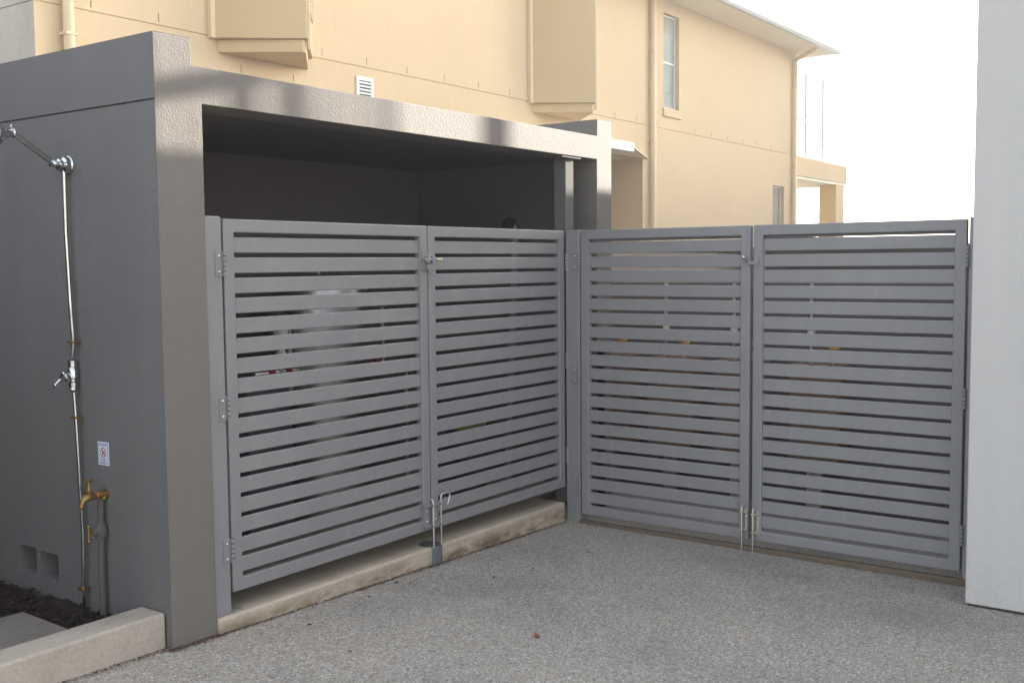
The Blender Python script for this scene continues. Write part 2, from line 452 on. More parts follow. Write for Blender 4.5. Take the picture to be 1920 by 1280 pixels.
# ------------------------------------------------------------------ gates
ZT = 1.85
def A_map(x0): return lambda u, n, z: Vector((x0+u, -n, z))
def B_map(y0): return lambda u, n, z: Vector((-n, y0-u, z))
class GM(MB):
    def __init__(s, fn): super().__init__(); s.fn = fn
    def gbox(s, u0, u1, n0, n1, z0, z1):
        a = s.fn(u0, n0, z0); b = s.fn(u1, n1, z1)
        return s.box(a.x, b.x, a.y, b.y, a.z, b.z)
    def gtube(s, pts, r, seg=12): return s.tube([s.fn(*p) for p in pts], r, seg)
def make_gate(label, fn, W, zb, n_slats, hinge_left, hinge_zs, leaf_visible=True):
    t = thing('slatted_gate', label, 'gate', tuple(fn(W/2, 0, zb)), 'grey slatted metal gates')
    fw, fd = .058, .042
    g = GM(fn)
    # frame as one ring
    def ring(n): return [[g.bm.verts.new(fn(u, n, z)) for u, z in ((a, zb+a), (W-a, zb+a), (W-a, ZT-a), (a, ZT-a))] for a in (0, fw)]
    of, inf = ring(0); ob, ib = ring(-fd)
    for k in range(4):
        j = (k+1) % 4
        g.bm.faces.new((of[k], of[j], inf[j], inf[k])); g.bm.faces.new((ob[j], ob[k], ib[k], ib[j]))
        g.bm.faces.new((of[j], of[k], ob[k], ob[j])); g.bm.faces.new((inf[k], inf[j], ib[j], ib[k]))
    g.build('frame', 'gate', t, bevel=.0055, seg=3)
    g = GM(fn)
    H = ZT-zb-2*fw; sw = .0685; gap = (H-n_slats*sw)/(n_slats+1)
    for k in range(n_slats):
        z = zb+fw+gap+k*(sw+gap)
        e = random.uniform(-.0006, .0006)
        g.gbox(fw-.004, W-fw+.004, -.013+e, -.029+e, z+e, z+sw+e)
    g.build('slat_panel', 'gate', t, bevel=.0035)
    if n_slats == 19:
        g = GM(fn); g.gbox(.004, W-.004, -.0425, -.05, ZT-fw-.0145, ZT-.012); g.build('stop_rail', 'gate', t, bevel=.001)
    sgn = -1 if hinge_left else 1
    ue = 0 if hinge_left else W
    for hz in hinge_zs:
        g = GM(fn)
        if leaf_visible:
            g.gbox(ue+sgn*.012, ue+sgn*.052, .0045, .0075, hz-.054, hz+.054)
        else:
            g.gbox(ue+sgn*.004, ue+sgn*.02, .002, .005, hz-.054, hz+.054)
        h = g.build('hinge', 'gate', t, bevel=.001)
        g = GM(fn)
        for k in range(5):
            z0 = hz-.054+k*.0218
            g.gtube([(ue+sgn*.006, .012, z0+.002), (ue+sgn*.006, .012, z0+.0192)], .0108)
        g.build('knuckle', 'gate', h, smooth=True)
        g = GM(fn); g.gtube([(ue+sgn*.006, .012, hz-.053), (ue+sgn*.006, .012, hz+.053)], .0055); g.build('hinge_pin', 'dark_tile', h, smooth=True)
        if leaf_visible:
            for dz in (-.034, .034):
                g = GM(fn); g.sphere(fn(ue+sgn*.034, .0085, hz+dz), .0062, 1, 1, 1, 10)
                g.build('screw', 'screw', h, smooth=True)
    return t
gA1 = make_gate('leftmost grey slatted gate, hinged by the shelter pillar', A_map(-2.688), 1.347, .2155, 17, True, (1.657, 1.034, .408))
gA2 = make_gate('grey slatted gate hanging above the kerb, hinged left of the corner post', A_map(-1.333), 1.3295, .2155, 17, False, (1.652, 1.03, .42), False)
gB1 = make_gate('grey slatted gate reaching almost to the ground, hinged right of the corner post', B_map(-.116), 1.131, .052, 19, True, (1.656, .939, .247))
gB2 = make_gate('rightmost grey slatted gate, hinged beside the pale rendered wall', B_map(-1.2655), 1.136, .05, 19, False, (1.664, .945, .244), False)

# latches
def latch_a(gate, fn):
    g = GM(fn)
    g.gbox(-.012+1.31, 1.345, .001, .005, 1.615, 1.715)
    g.gbox(1.352, 1.395, .001, .005, 1.63, 1.70)
    g.gtube([(1.30, .016, 1.672), (1.40, .016, 1.672)], .009)
    g.gbox(1.318, 1.34, .005, .026, 1.655, 1.69); g.gbox(1.36, 1.385, .005, .026, 1.655, 1.69)
    g.gbox(1.325, 1.372, .006, .02, 1.618, 1.646)
    l = g.build('slide_latch', 'gate', gate, bevel=.0015)
    g = GM(fn); g.gtube([(1.40, .016, 1.672), (1.425, .026, 1.672)], .008); g.sphere(fn(1.427, .027, 1.672), .011, seg=12)
    g.build('bolt_knob', 'bracket', l, smooth=True)
    g = GM(fn); g.gtube([(1.333, .03, 1.622), (1.333, .034, 1.600), (1.352, .034, 1.594), (1.368, .034, 1.604), (1.368, .03, 1.622)], .005)
    g.build('padlock_loop', 'gate', l, smooth=True)
latch_a(gA1, A_map(-2.688))
def latch_b(gate, fn):
    g = GM(fn)
    g.gbox(1.09, 1.124, .001, .004, 1.62, 1.70); g.gbox(1.098, 1.118, .004, .018, 1.648, 1.672)
    g.gbox(1.12, 1.185, .006, .012, 1.628, 1.648)
    g.gbox(1.158, 1.188, .001, .006, 1.612, 1.672)
    l = g.build('slide_latch', 'gate', gate, bevel=.0015)
    g = GM(fn); g.gtube([(1.107, .018, 1.668), (1.107, .034, 1.67)], .006); g.sphere(fn(1.107, .036, 1.67), .012, seg=12)
    g.build('bolt_knob', 'chrome', l, smooth=True)
latch_b(gB1, B_map(-.116))
# drop bolts
def drop_bolt(gate, fn, u, z0, z1, pu0, pu1, pz0, pz1, pmat, hook=0):
    g = GM(fn); g.gbox(pu0, pu1, .001, .006, pz0, pz1)
    b = g.build('drop_bolt', pmat, gate, bevel=.001)
    g = GM(fn)
    pts = [(u, .03, z0), (u, .03, z1-.018)]
    if hook:
        for a in range(1, 5):
            an = a/4*math.pi*.5
            pts.append((u+hook*.018*(1-math.cos(an)), .03, z1-.018+.018*math.sin(an)))
        pts += [(u+hook*.052, .034, z1+.001), (u+hook*.068, .036, z1-.008), (u+hook*.07, .036, z1-.018), (u+hook*.05, .036, z1-.062)]
    else:
        pts += [(u, .026, z1-.006), (u, .012, z1)]
    g.gtube(pts, .005)
    g.build('rod', 'steel', b, smooth=True)
    for z in (pz0+.018, pz1-.018):
        g = GM(fn)
        g.gbox(min(u, pu0)-.010, max(u, pu0)+.010, .005, .022, z-.006, z+.006)
        g.gbox(u-.011, u+.011, .022, .040, z-.006, z+.006)
        g.build('guide', 'steel' if pmat != 'gate' else 'gate', b, bevel=.001)
    for z in (pz0+.045, pz1-.045):
        g = GM(fn); g.sphere(fn((pu0+pu1)/2, .007, z), .006, seg=10); g.build('screw', 'screw', b, smooth=True)
fA1, fA2, fB1, fB2 = A_map(-2.688), A_map(-1.333), B_map(-.116), B_map(-1.2655)
drop_bolt(gA1, fA1, -1.356+2.688, .02, .385, 1.285, 1.325, .225, .372, 'gate')
drop_bolt(gA2, fA2, -1.292+1.333, .035, .405, .006, .036, .225, .372, 'gate', hook=1)
drop_bolt(gB1, fB1, 1.219-.116, -.01, .25, 1.112, 1.127, .095, .232, 'bracket')
drop_bolt(gB2, fB2, 1.287-1.2655, -.01, .245, .034, .05, .085, .225, 'bracket')
k = MB().lathe((-1.325, .022, .0), (-1.325, .022, .14), [(0, .066), (.122, .066), (.131, .062)], 32)
o = k.build('bolt_keeper', 'pvc', smooth=True)
tag(o, 'short grey pipe stub set into the kerb edge below the drop bolts', 'pipe stub')
o = MB().box(-.022, .018, -2.5, -.109, -.05, .017).build('threshold_strip', 'timber', bevel=.004)
tag(o, 'thin weathered timber strip on the ground under the right pair of gates', 'threshold strip')

# ------------------------------------------------------------------ pale building on the right
wb = thing('pale_rendered_building', 'smooth pale grey rendered building filling the right edge of the picture', 'building', (-.347, -2.506, 0))
WT = 3.72
mb = MB()
mb.box(-.347, 24, -9.5, -2.506, .006+gz(-.3, -2.6)+.006, WT-.16)
mb.build('wall', 'white_render', wb, bevel=.006)
MB().box(-.40, 24.05, -9.55, -2.45, WT-.16, WT).build('roof_capping', 'gutter', wb, bevel=.01)
MB().box(-.335, 23.9, -9.4, -2.516, -.4, .02).build('footing', 'dark_tile', wb)

# pipes, panel and railing added on that unseen roof to break up the low sun
def shade_pipe(x, y, h, r, label):
    t = thing('shade_pipe', label, 'added shade pipe', (x, y, WT))
    MB().tube([(x, y, WT), (x, y, WT+h)], r, 16).build('pipe', 'steel', t, smooth=True)
    MB().lathe((x, y, WT+h), (x, y, WT+h+.2), [(0, r*1.02), (.02, r*1.6), (.06, r*1.6), (.12, .01)], 18).build('cowl', 'steel', t, smooth=True)
SUN_AZ, SUN_EL = -19.0, 12.0
def roof_xz(xa, za, yr=-2.62):
    """point on the sun ray through (xa, front plane, za) where it passes y = yr"""
    s = (YF-yr)/math.sin(R(-SUN_AZ))
    return xa+s*math.cos(R(SUN_AZ)), za+s*math.tan(R(SUN_EL))
x1, _ = roof_xz(-.735, 2.4); x2, _ = roof_xz(-2.28, 2.4)
shade_pipe(x1, -2.62, 1.0, .045, 'tall galvanised pipe added on the unseen roof to shade the beam')
shade_pipe(x2, -2.62, .9, .03, 'slender galvanised pipe added on the unseen roof to shade the beam')
a, za = roof_xz(-3.35, 2.27); b, zb_ = roof_xz(-2.45, 2.49)
sp = thing('shade_panel', 'tilted panel added on the unseen roof to shade the left pillar', 'added shade panel', (a, -2.62, WT))  # added bar, tilted so its shadow crosses the left pillar diagonally
fnp = lambda u, v, d: (u, -2.70+d, v)
MB().extr([(a, za-.05), (b, zb_-.05), (b, zb_+.05), (a, za+.05)], fnp, 0, .09).build('panel', 'black', sp)
MB().box(b-.03, b, -2.69, -2.63, WT, zb_-.05).build('leg', 'steel', sp)

rl = thing('shade_railing', 'slender steel railing added on the unseen roof to dim the beam', 'railing', (x2, -2.60, WT))  # railing added for partial shade on the left of the beam
xa, _ = roof_xz(-3.1, 2.4, -2.60); xb, _ = roof_xz(-1.62, 2.4, -2.60)
nb = 18
for k in range(nb):
    x = xa+(xb-xa)*k/(nb-1)
    MB().tube([(x, -2.60, WT), (x, -2.60, WT+.86)], (.0048+.0025*(k % 3 == 0)) if 0 < k < nb-1 else .012, 10).build('baluster', 'steel', rl, smooth=True)
MB().tube([(xa, -2.60, WT+.87), (xb, -2.60, WT+.87)], .016, 12).build('handrail', 'steel', rl, smooth=True)
gw = thing('side_shade_wall', 'unseen tall grey wall added to darken the shelter side wall', 'wall', (-6, 2.6, 0))  # unseen wall added to block sky light from the side wall
MB().box(-10, XS-.002, 2.5, 2.7, -.2, 3.0).build('wall', 'boundary', gw)
MB().box(-10, XS-.002, 2.46, 2.74, 3.0, 3.06).build('coping', 'boundary', gw)

fc = thing('side_shade_fence', 'unseen dark fence added to darken the shelter side wall', 'fence', (-5.5, 1.4, 0))  # unseen fence added to darken the lower part of the side wall
for k in range(15):
    MB().box(-5.52, -5.5, .24+k*.15, .24+k*.15+.142, .05, 2.3+.01*(k % 2)).build('paling', 'dark_tile', fc)
for z in (.4, 1.9): MB().box(-5.56, -5.521, .22, 2.49, z, z+.08).build('fence_rail', 'dark_tile', fc)

ap = thing('sun_blocker', 'unseen tall block added to keep the low sun off the cream house', 'building', (40, -11, -.5))  # unseen block added to hold the low sun off the cream house
mb = MB(); hl = []
for fz in range(5):
    for k in range(3): hl.append((-10+k*3.1, -8.4+k*3.1, 1+fz*3.2, 2.5+fz*3.2, .15, True))
mb.wall((-11, -1.5), (-.5, 17.5), hl, lambda u, v, d: (40+d, u, v))
mb.box(40.3, 52, -11, -1.5, -.5, 17.49)
mb.build('wall', 'white_render', ap)
MB().box(39.7, 52.3, -11.3, -1.2, 17.5, 17.9).build('roof', 'roofsheet', ap)

# ------------------------------------------------------------------ boundary wall in the yard behind the right gates
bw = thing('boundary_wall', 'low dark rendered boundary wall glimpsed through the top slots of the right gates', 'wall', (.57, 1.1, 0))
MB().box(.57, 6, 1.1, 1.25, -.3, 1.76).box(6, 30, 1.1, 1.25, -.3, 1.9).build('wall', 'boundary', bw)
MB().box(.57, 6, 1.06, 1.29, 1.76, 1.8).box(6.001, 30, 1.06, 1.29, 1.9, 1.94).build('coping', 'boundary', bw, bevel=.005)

# ------------------------------------------------------------------ cream house
YC = 5.2; XL, XR = -.43, 17.4; ZE = 6.175
ho = thing('cream_house', 'two storey cream rendered house with angled bays behind the grey shelter', 'house', (XL, YC, -.5))
hl = []
hl.append((XL+.003, XR-.003, 3.957, 3.971, .012, True))
W1 = (11.2, 11.79, 4.33, 5.96); W2 = (16.14, 16.78, 1.4, 3.25)
hl += [(*W1, .13, False), (*W2, .13, False)]
hl.append((8.0, 10.455, -.2, 3.40, 1.5, True))
for k in range(-5, 18):
    x = 3.737+.722*k
    if x < XL+.1 or 1.3 < x < 2.95 or 7.0 < x < 8.6 or W1[0]-.1 < x < W1[1]+.1: continue
    hl.append((x-.006, x+.006, 3.999, 4.08, .03, True))
for x in (1.846, 2.572): hl.append((x-.006, x+.006, 3.65, 3.73, .03, True))
mb = MB(); mb.wall((XL, XR), (-.5, ZE), hl, lambda u, v, d: (u, YC+d, v))
mb.build('front_wall', 'cream', ho, recalc=False)
mb = MB(); mb.wall((YC, 14), (-.5, ZE), [(YC+.003, 13.9, 3.957, 3.971, .012, True)], lambda u, v, d: (XL+d, u, v))
mb.build('end_wall', 'bare', ho, recalc=False)
mb = MB(); mb.face([(XR, YC, -.5), (XR, 14, -.5), (XR, 14, ZE), (XR, YC, ZE)]); mb.build('far_end_wall', 'cream', ho)
def window(w, louvre):
    x0, x1, z0, z1 = w; y = YC+.075
    g = MB(); f = .035
    g.box(x0, x1, y, YC+.129, z0, z0+f).box(x0, x1, y, YC+.129, z1-f, z1)
    g.box(x0, x0+f, y, YC+.129, z0+f, z1-f).box(x1-f, x1, y, YC+.129, z0+f, z1-f)
    if louvre: g.box(x0+f, x1-f, y+.01, YC+.12, (z0+z1)/2-.02, (z0+z1)/2+.015)
    fr = g.build('window', 'frame_white', ho, bevel=.003)
    g = MB()
    n = 12 if louvre else 16
    for k in range(n):
        za = z0+f+(z1-z0-2*f)*k/n; zc = z0+f+(z1-z0-2*f)*(k+1)/n
        lean = .012+random.uniform(-.003, .003)
        g.face([(x0+f, y+.012, za), (x1-f, y+.012, za), (x1-f, y+.012+lean, zc+.012), (x0+f, y+.012+lean, zc+.012)])
        g.face([(x0+f, y+.016, za), (x0+f, y+.016+lean, zc+.012), (x1-f, y+.016+lean, zc+.012), (x1-f, y+.016, za)])
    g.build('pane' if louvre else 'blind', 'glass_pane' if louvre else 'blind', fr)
    MB().box(x0, x1, YC+.1285, YC+.128+.02, z0, z1).build('backing', 'dark_tile', fr)
window(W1, True); window(W2, False)
MB().box(W1[0]-.03, W1[1]+.06, YC-.03, YC+.07, W1[2]-.15, W1[2]-.003).build('window_sill', 'cream', ho, bevel=.008)
# triangular oriel bays
def bay(x):
    p1, ap_, p3 = (x, YC), (x+.545, YC-.69), (x+1.27, YC)
    o = MB().prism([(x-.075, YC-.002), (x-.06, YC-.045), (ap_[0]+.005, ap_[1]-.055), (ap_[0]+.045, ap_[1]-.02), (p3[0]+.075, YC-.002)], 3.945, ZE-.006).build('oriel_bay', 'cream_angle', ho, bevel=.004)
    MB().prism([(x+.015, YC-.003), (ap_[0], ap_[1]), (ap_[0]+.05, ap_[1]+.01), (p3[0], YC-.003)], 3.815, 3.943).build('bay_sill', 'cream_angle', o, bevel=.006)
    # narrow upright trim at the wall and glazing on the far cheek
    MB().box(x-.10, x+.03, YC-.06, YC-.001, 3.94, ZE-.01).build('corner_trim', 'cream_trim', o, bevel=.004)
    e = Vector((p3[0]+.075-ap_[0]-.045, YC-ap_[1]+.02, 0)).normalized(); n_ = Vector((e.y, -e.x, 0))
    q0 = Vector((ap_[0]+.045, ap_[1]-.02, 0))
    def q(u, v, d): p = q0+e*u+n_*d; return (p.x, p.y, v)
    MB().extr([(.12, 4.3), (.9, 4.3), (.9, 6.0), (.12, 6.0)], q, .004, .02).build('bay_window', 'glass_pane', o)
    MB().extr([(.01, 3.85), (.06, 3.85), (.06, 6.1), (.01, 6.1)], q, .002, .03).build('bay_edge', 'cream_trim', o, bevel=.004)
bay(1.527); bay(7.163)
# downpipes
def downpipe(x, z0, z1, top=None):
    g = MB(); y = YC-.065
    pts = [(x, y, z0), (x, y, z1)]
    if top: pts += top
    g.tube(pts, .05, 16)
    dp = g.build('downpipe', 'cream_trim', ho, smooth=True)
    for z in (3.7, 5.2): MB().box(x-.058, x+.058, YC-.118, YC-.001, z, z+.025).build('pipe_strap', 'cream_trim', dp)
downpipe(-.142, 0, ZE-.02)
downpipe(10.71, 0, ZE-.02)
downpipe(17.2, 0, 5.95, [(17.2, YC-.075, 6.0), (17.2, YC-.12, 6.04), (17.0, 4.75, 6.10), (16.98, 4.66, 6.13), (16.98, 4.6, 6.2)])
# eaves
sf = MB().box(XL-.6, 18.0, 4.5, 14, ZE, ZE+.02).build('soffit', 'soffit', ho)
g = MB(); prof = [(4.5, ZE-.01), (4.5, ZE+.15), (4.385, ZE+.15), (4.38, ZE+.12), (4.385, ZE+.03), (4.42, ZE-.01)]
g.extr([(p[0], p[1]) for p in prof], lambda u, v, d: (d, u, v), XL-.6, 18.0)
g.build('gutter', 'gutter', ho, bevel=.004)
MB().box(XL-.6, 18.0, 4.501, 4.52, ZE+.021, ZE+.16).build('fascia', 'gutter', ho)
g = MB(); g.face([(XL-.6, 4.45, ZE+.16), (18.0, 4.45, ZE+.16), (18.0, 9.5, ZE+.75), (XL-.6, 9.5, ZE+.75)]); g.face([(XL-.6, 9.5, ZE+.75), (18.0, 9.5, ZE+.75), (18.0, 14.5, ZE+.16), (XL-.6, 14.5, ZE+.16)])
g.build('roof', 'roofsheet', ho)
# small awning over the recessed porch
aw = MB().prism([(6.4, 4.5), (8.83, 4.5), (10.6, YC-.002), (6.4, YC-.002)], 3.405, 3.425).build('porch_awning', 'soffit', ho)
MB().prism([(6.4, 4.46), (8.85, 4.46), (8.85, 4.499), (6.4, 4.499)], 3.335, 3.47).build('awning_fascia', 'white', aw, bevel=.004)
MB().prism([(8.851, 4.47), (10.62, YC-.02), (10.60, YC-.003), (8.851, 4.499)], 3.398, 3.426).build('awning_edge', 'cream_angle', aw)
# balcony
bl = MB().box(XR+.002, 20.87, YC, 8.2, 3.535, 3.96).build('balcony', 'cream_angle', ho, bevel=.008)
MB().box(XR+.002, 20.86, YC+.02, 8.1, 3.48, 3.534).build('balcony_soffit', 'soffit', bl)
MB().box(20.18, 20.77, YC+.03, YC+.45, -.5, 3.48).build('balcony_post', 'cream_angle', bl, bevel=.006)
MB().box(XR+.002, 19.5, YC+.05, YC+.11, 3.96, 4.03).build('balcony_rail', 'gutter', bl)
for x in (18.24, 19.34):
    MB().box(x-.025, x+.025, YC+.06, YC+.10, 4.03, 5.9).build('screen_post', 'gutter', bl)
MB().box(XR+.002, 18.21, YC+.06, YC+.10, 4.78, 4.84).build('screen_rail', 'frame_white', bl)
for x0, x1 in ((XR+.01, 18.21), (18.27, 19.31)):
    MB().box(x0, x1, YC+.075, YC+.085, 4.05, 5.85).build('screen_pane', 'glass_screen', bl)
# wall vent: loose fitting on the house
vt = MB(); x0, x1, z0, z1 = 3.545, 3.835, 3.52, 3.85
vt.box(x0, x1, YC-.02, YC-.001, z1-.045, z1).box(x0, x1, YC-.02, YC-.001, z0, z0+.045)
vt.box(x0, x0+.045, YC-.02, YC-.001, z0+.045, z1-.045).box(x1-.045, x1, YC-.02, YC-.001, z0+.045, z1-.045)
v_ = vt.build('wall_vent', 'white', ho, bevel=.002)
g = MB()
for k in range(6):
    z = z0+.05+k*.04
    g.extr([(0, z), (.004, z-.003), (.022, z+.022), (.018, z+.025)], lambda u, v, d: (d, YC-.024+u, v), x0+.046, x1-.046)
g.build('louvre', 'white', v_)
MB().box(x0+.045, x1-.045, YC-.0009, YC-.0003, z0+.045, z1-.045).build('vent_back', 'dark_tile', v_)

# ------------------------------------------------------------------ planter at the left
pk = MB().box(-8, -3.027, .018, .178, -.05, .2165)
o = pk.build('planter_kerb', 'planter_concrete', bevel=.012, seg=3)
tag(o, 'pale concrete kerb edging the garden bed beside the grey shelter', 'kerb')
mb = MB(); n = 60
nx, ny = 46, 64
def mz(x, y): return gz(x, y)+.028+.018*math.sin(x*7+1.3)*math.cos(y*5.1)+random.uniform(-.012, .014)+.03*max(0, 1-(XS-x)/.25)*abs(math.sin(y*6))
gv = [[mb.bm.verts.new((-5.2+(XS-.0015+5.2)*i/nx, .179+2.6*j/ny, mz(-5.2+(XS+5.2)*i/nx, .18+2.6*j/ny))) for j in range(ny+1)] for i in range(nx+1)]
for i in range(nx):
    for j in range(ny): mb.bm.faces.new((gv[i][j], gv[i+1][j], gv[i+1][j+1], gv[i][j+1]))
o = mb.build('mulch_bed', 'mulch', smooth=True)
tag(o, 'dark bark mulch filling the garden bed', 'mulch', kind='stuff')
mb = MB()
for k in range(2600):
    x = XS-.01-abs(random.gauss(0, .35)); y = random.uniform(.19, 2.3)
    if x < -4.9: continue
    if x < -3.24 and y < .73: continue
    c = Vector((x, y, gz(x, y)+.043+random.uniform(-.012, .03))); L = random.uniform(.006, .024); w = L*random.uniform(.25, .5)
    rot = Matrix.Rotation(random.uniform(0, 6.28), 3, 'Z') @ Matrix.Rotation(random.uniform(-.7, .7), 3, 'X') @ Matrix.Rotation(random.uniform(-.6, .6), 3, 'Y')
    th = .003
    pts = [c+rot @ Vector((sx*L, sy*w, sz*th)) for sz in (-1, 1) for sx, sy in ((-1, -1), (1, -.7), (1, .8), (-.8, 1))]
    vs = [mb.bm.verts.new(p) for p in pts]
    for q in ((3, 2, 1, 0), (4, 5, 6, 7), (0, 1, 5, 4), (1, 2, 6, 5), (2, 3, 7, 6), (3, 0, 4, 7)): mb.bm.faces.new([vs[i] for i in q])
o = mb.build('bark_chips', 'mulch'); tag(o, 'loose bark chips scattered over the garden bed', 'bark chips', kind='stuff')
o = MB().prism([(-4.6, .19), (-3.27, .19), (-3.25, .72), (-4.6, .75)], .08, .152).build('stepping_slab', 'paver', bevel=.004)
tag(o, 'flat grey paving slab lying in the mulch behind the planter kerb', 'paving slab')

# ------------------------------------------------------------------ outdoor shower
X = XS
sw = thing('outdoor_shower', 'chrome outdoor shower pipe with tap and projecting arm on the grey side wall', 'shower', (X, .59, .1))
P = lambda y, z, d=.026: (X-d, y, z)
MB().tube([P(.60, 2.075), P(.604, 1.8), P(.592, 1.5), P(.579, 1.323), P(.592, 1.26)], .009).build('riser_pipe', 'chrome', sw, smooth=True)
MB().tube([P(.59, 1.10), P(.583, .99), P(.572, .71), P(.562, .47), P(.575, .229), P(.562, .08)], .008).build('supply_pipe', 'chrome', sw, smooth=True)
for y, z in ((.579, 1.323), (.58, .992), (.573, .229)):
    c = MB().box(X-.048, X-.0005, y-.016, y+.0125, z-.005, z+.005); c.sphere((X-.04, y-.02, z), .006)
    c.build('pipe_clip', 'brass', sw)
fl = MB().lathe((X, .602, 2.088), (X-.1, .602, 2.09), [(0, .042), (.012, .042), (.02, .036), (.05, .033), (.06, .02), (.075, .018), (.09, .024), (.1, .012)], 28)
hd = fl.squash(.6).build('arm_mount', 'chrome', sw, smooth=True)
MB().sphere((X-.12, .602, 2.092), .018).tube([(X-.09, .602, 2.09), (X-.15, .602, 2.088)], .011).squash(.6).build('swivel', 'chrome', hd, smooth=True)
arm = MB().tube([(X-.13, .602, 2.086), (X-.43, .602, 2.196)], .0065).tube([(X-.125, .602, 2.103), (X-.42, .602, 2.210)], .0035)
arm.squash(.57).build('shower_arm', 'stainless', sw, smooth=True)
rs = MB().sphere((X-.435, .602, 2.205), .02).tube([(X-.43, .602, 2.21), (X-.45, .602, 2.235)], .008)
rs.lathe((X-.44, .602, 2.205), (X-.60, .602, 2.19), [(0, .015), (.03, .018), (.05, .02), (.075, .028), (.12, .05), (.14, .052), (.145, .045)], 28)
rs.squash(.57).build('shower_head', 'chrome', sw, smooth=True)
tp = MB().lathe(P(.592, 1.245), P(.592, 1.11), [(0, .013), (.004, .02), (.03, .02), (.032, .016), (.045, .023), (.08, .023), (.085, .016), (.095, .016), (.1, .021), (.118, .021), (.12, .014), (.132, .018), (.14, .012)], 20)
tb = tp.build('tap_body', 'chrome', sw, smooth=True)
h = MB().lathe((X-.045, .592, 1.178), (X-.16, .592, 1.163), [(0, .02), (.02, .019), (.035, .013), (.05, .019), (.065, .019), (.075, .011), (.11, .011)], 18)
h.tube([(X-.15, .592, 1.165), (X-.19, .597, 1.142)], .006).sphere((X-.192, .597, 1.14), .010).tube([(X-.15, .592, 1.165), (X-.152, .57, 1.188)], .006).sphere((X-.152, .568, 1.19), .01)
h.squash(.58).build('tap_handle', 'chrome', tb, smooth=True)

gt = thing('garden_tap', 'brass garden tap on a grey painted standpipe below the sign', 'tap', (X, .42, .08))
MB().tube([P(.425, .05), P(.43, .3), P(.42, .65)], .0145).build('standpipe', 'pipe_paint', gt, smooth=True)
MB().lathe(P(.425, .545), P(.425, .47), [(0, .015), (.004, .02), (.012, .021), (.02, .026), (.055, .026), (.062, .021), (.072, .02), (.075, .015)], 18).lathe((X-.03, .425, .508), (X-.08, .425, .506), [(0, .024), (.015, .024), (.02, .016), (.028, .016), (.03, .012), (.036, .012)], 18).build('stop_valve', 'pipe_paint', gt, smooth=True)
MB().tube([(X-.063, .425, .506), (X-.085, .425, .505)], .005).tube([(X-.085, .425, .535), (X-.085, .425, .475)], .006).sphere((X-.085, .425, .537), .008).sphere((X-.085, .425, .473), .008).build('valve_handle', 'brass', gt, smooth=True)
el = MB().lathe((X-.0, .415, .668), (X-.09, .415, .668), [(0, .03), (.008, .03), (.01, .019), (.04, .02), (.06, .022), (.07, .02)], 18).lathe(P(.418, .675), P(.418, .635), [(0, .018), (.01, .022), (.035, .022)], 16)
el.shrink(.74).squash(.74).build('wall_elbow', 'brass', gt, smooth=True)
MB().lathe((X-.072, .415, .668), (X-.1, .415, .668), [(0, .022), (.004, .025), (.018, .025), (.022, .021)], 6).shrink(.74).squash(.74).build('hex_nut', 'copper', gt)
tbod = MB().tube([(X-.09, .415, .668), (X-.13, .415, .667), (X-.165, .415, .668), (X-.195, .415, .66), (X-.215, .415, .643), (X-.222, .415, .618)], [.016, .022, .025, .021, .016, .0145], 16)
tbod.lathe((X-.222, .415, .632), (X-.222, .415, .606), [(0, .015), (.006, .02), (.02, .02), (.026, .016)], 16)
tbod.lathe((X-.155, .415, .67), (X-.155, .415, .76), [(0, .024), (.018, .024), (.022, .027), (.032, .027), (.036, .016), (.05, .014), (.058, .011), (.07, .009), (.09, .006)], 18)
bt = tbod.shrink(.74).squash(.74).build('tap_body', 'brass', gt, smooth=True)
MB().tube([(X-.197, .415, .762), (X-.155, .415, .765), (X-.113, .415, .762)], [.007, .009, .007], 12).shrink(.74).squash(.74).build('tap_handle', 'brass', bt, smooth=True)

# ------------------------------------------------------------------ sign
sg = thing('warning_sign', 'small white sign with a red prohibition circle on the grey side wall', 'sign', (X, .423, .842))
y0, y1, z0, z1 = .462, .384, .792, .893
MB().box(X-.003, X-.0005, y1, y0, z0, z1).build('panel', 'sign_face', sg)
XF = X-.0034
g = MB()
for a, b, c, d in ((y1+.006, y0-.006, z1-.009, z1-.0065), (y1+.006, y0-.006, z0+.0065, z0+.009), (y1+.006, y1+.008, z0+.009, z1-.009), (y0-.008, y0-.006, z0+.009, z1-.009)):
    g.box(XF-.0003, XF+.0003, a, b, c, d)
g.build('border', 'blue_ink', sg)
g = MB(); cy, cz, r = .423, .848, .0215; N = 40
for k in range(N):
    a0, a1 = 2*math.pi*k/N, 2*math.pi*(k+1)/N
    q = [(cy+rr*math.cos(t), cz+rr*math.sin(t)) for rr, t in ((r, a0), (r, a1), (r-.0042, a1), (r-.0042, a0))]
    g.face([(XF-.0006, y, z) for y, z in q])
dx = (r-.002)*.7071
g.face([(XF-.0009, cy+dx+.0014, cz+dx-.0014), (XF-.0009, cy+dx-.0014, cz+dx+.0014), (XF-.0009, cy-dx-.0014, cz-dx+.0014), (XF-.0009, cy-dx+.0014, cz-dx-.0014)])
g.build('prohibition_ring', 'red_ink', sg, recalc=False)
g = MB()
g.face([(XF-.0004, cy+y, cz+z) for y, z in ((-.002, .003), (-.010, .008), (-.0115, .001), (-.003, -.002))])
g.face([(XF-.0004, cy+y, cz+z) for y, z in ((.009, .011), (.0, .0), (-.002, .003), (.006, .012))])
g.face([(XF-.0004, cy+y, cz+z) for y, z in ((.007, -.001), (.001, .0005), (.0015, -.013), (.006, -.012))])
g.build('pictogram', 'blue_ink', sg, recalc=False)
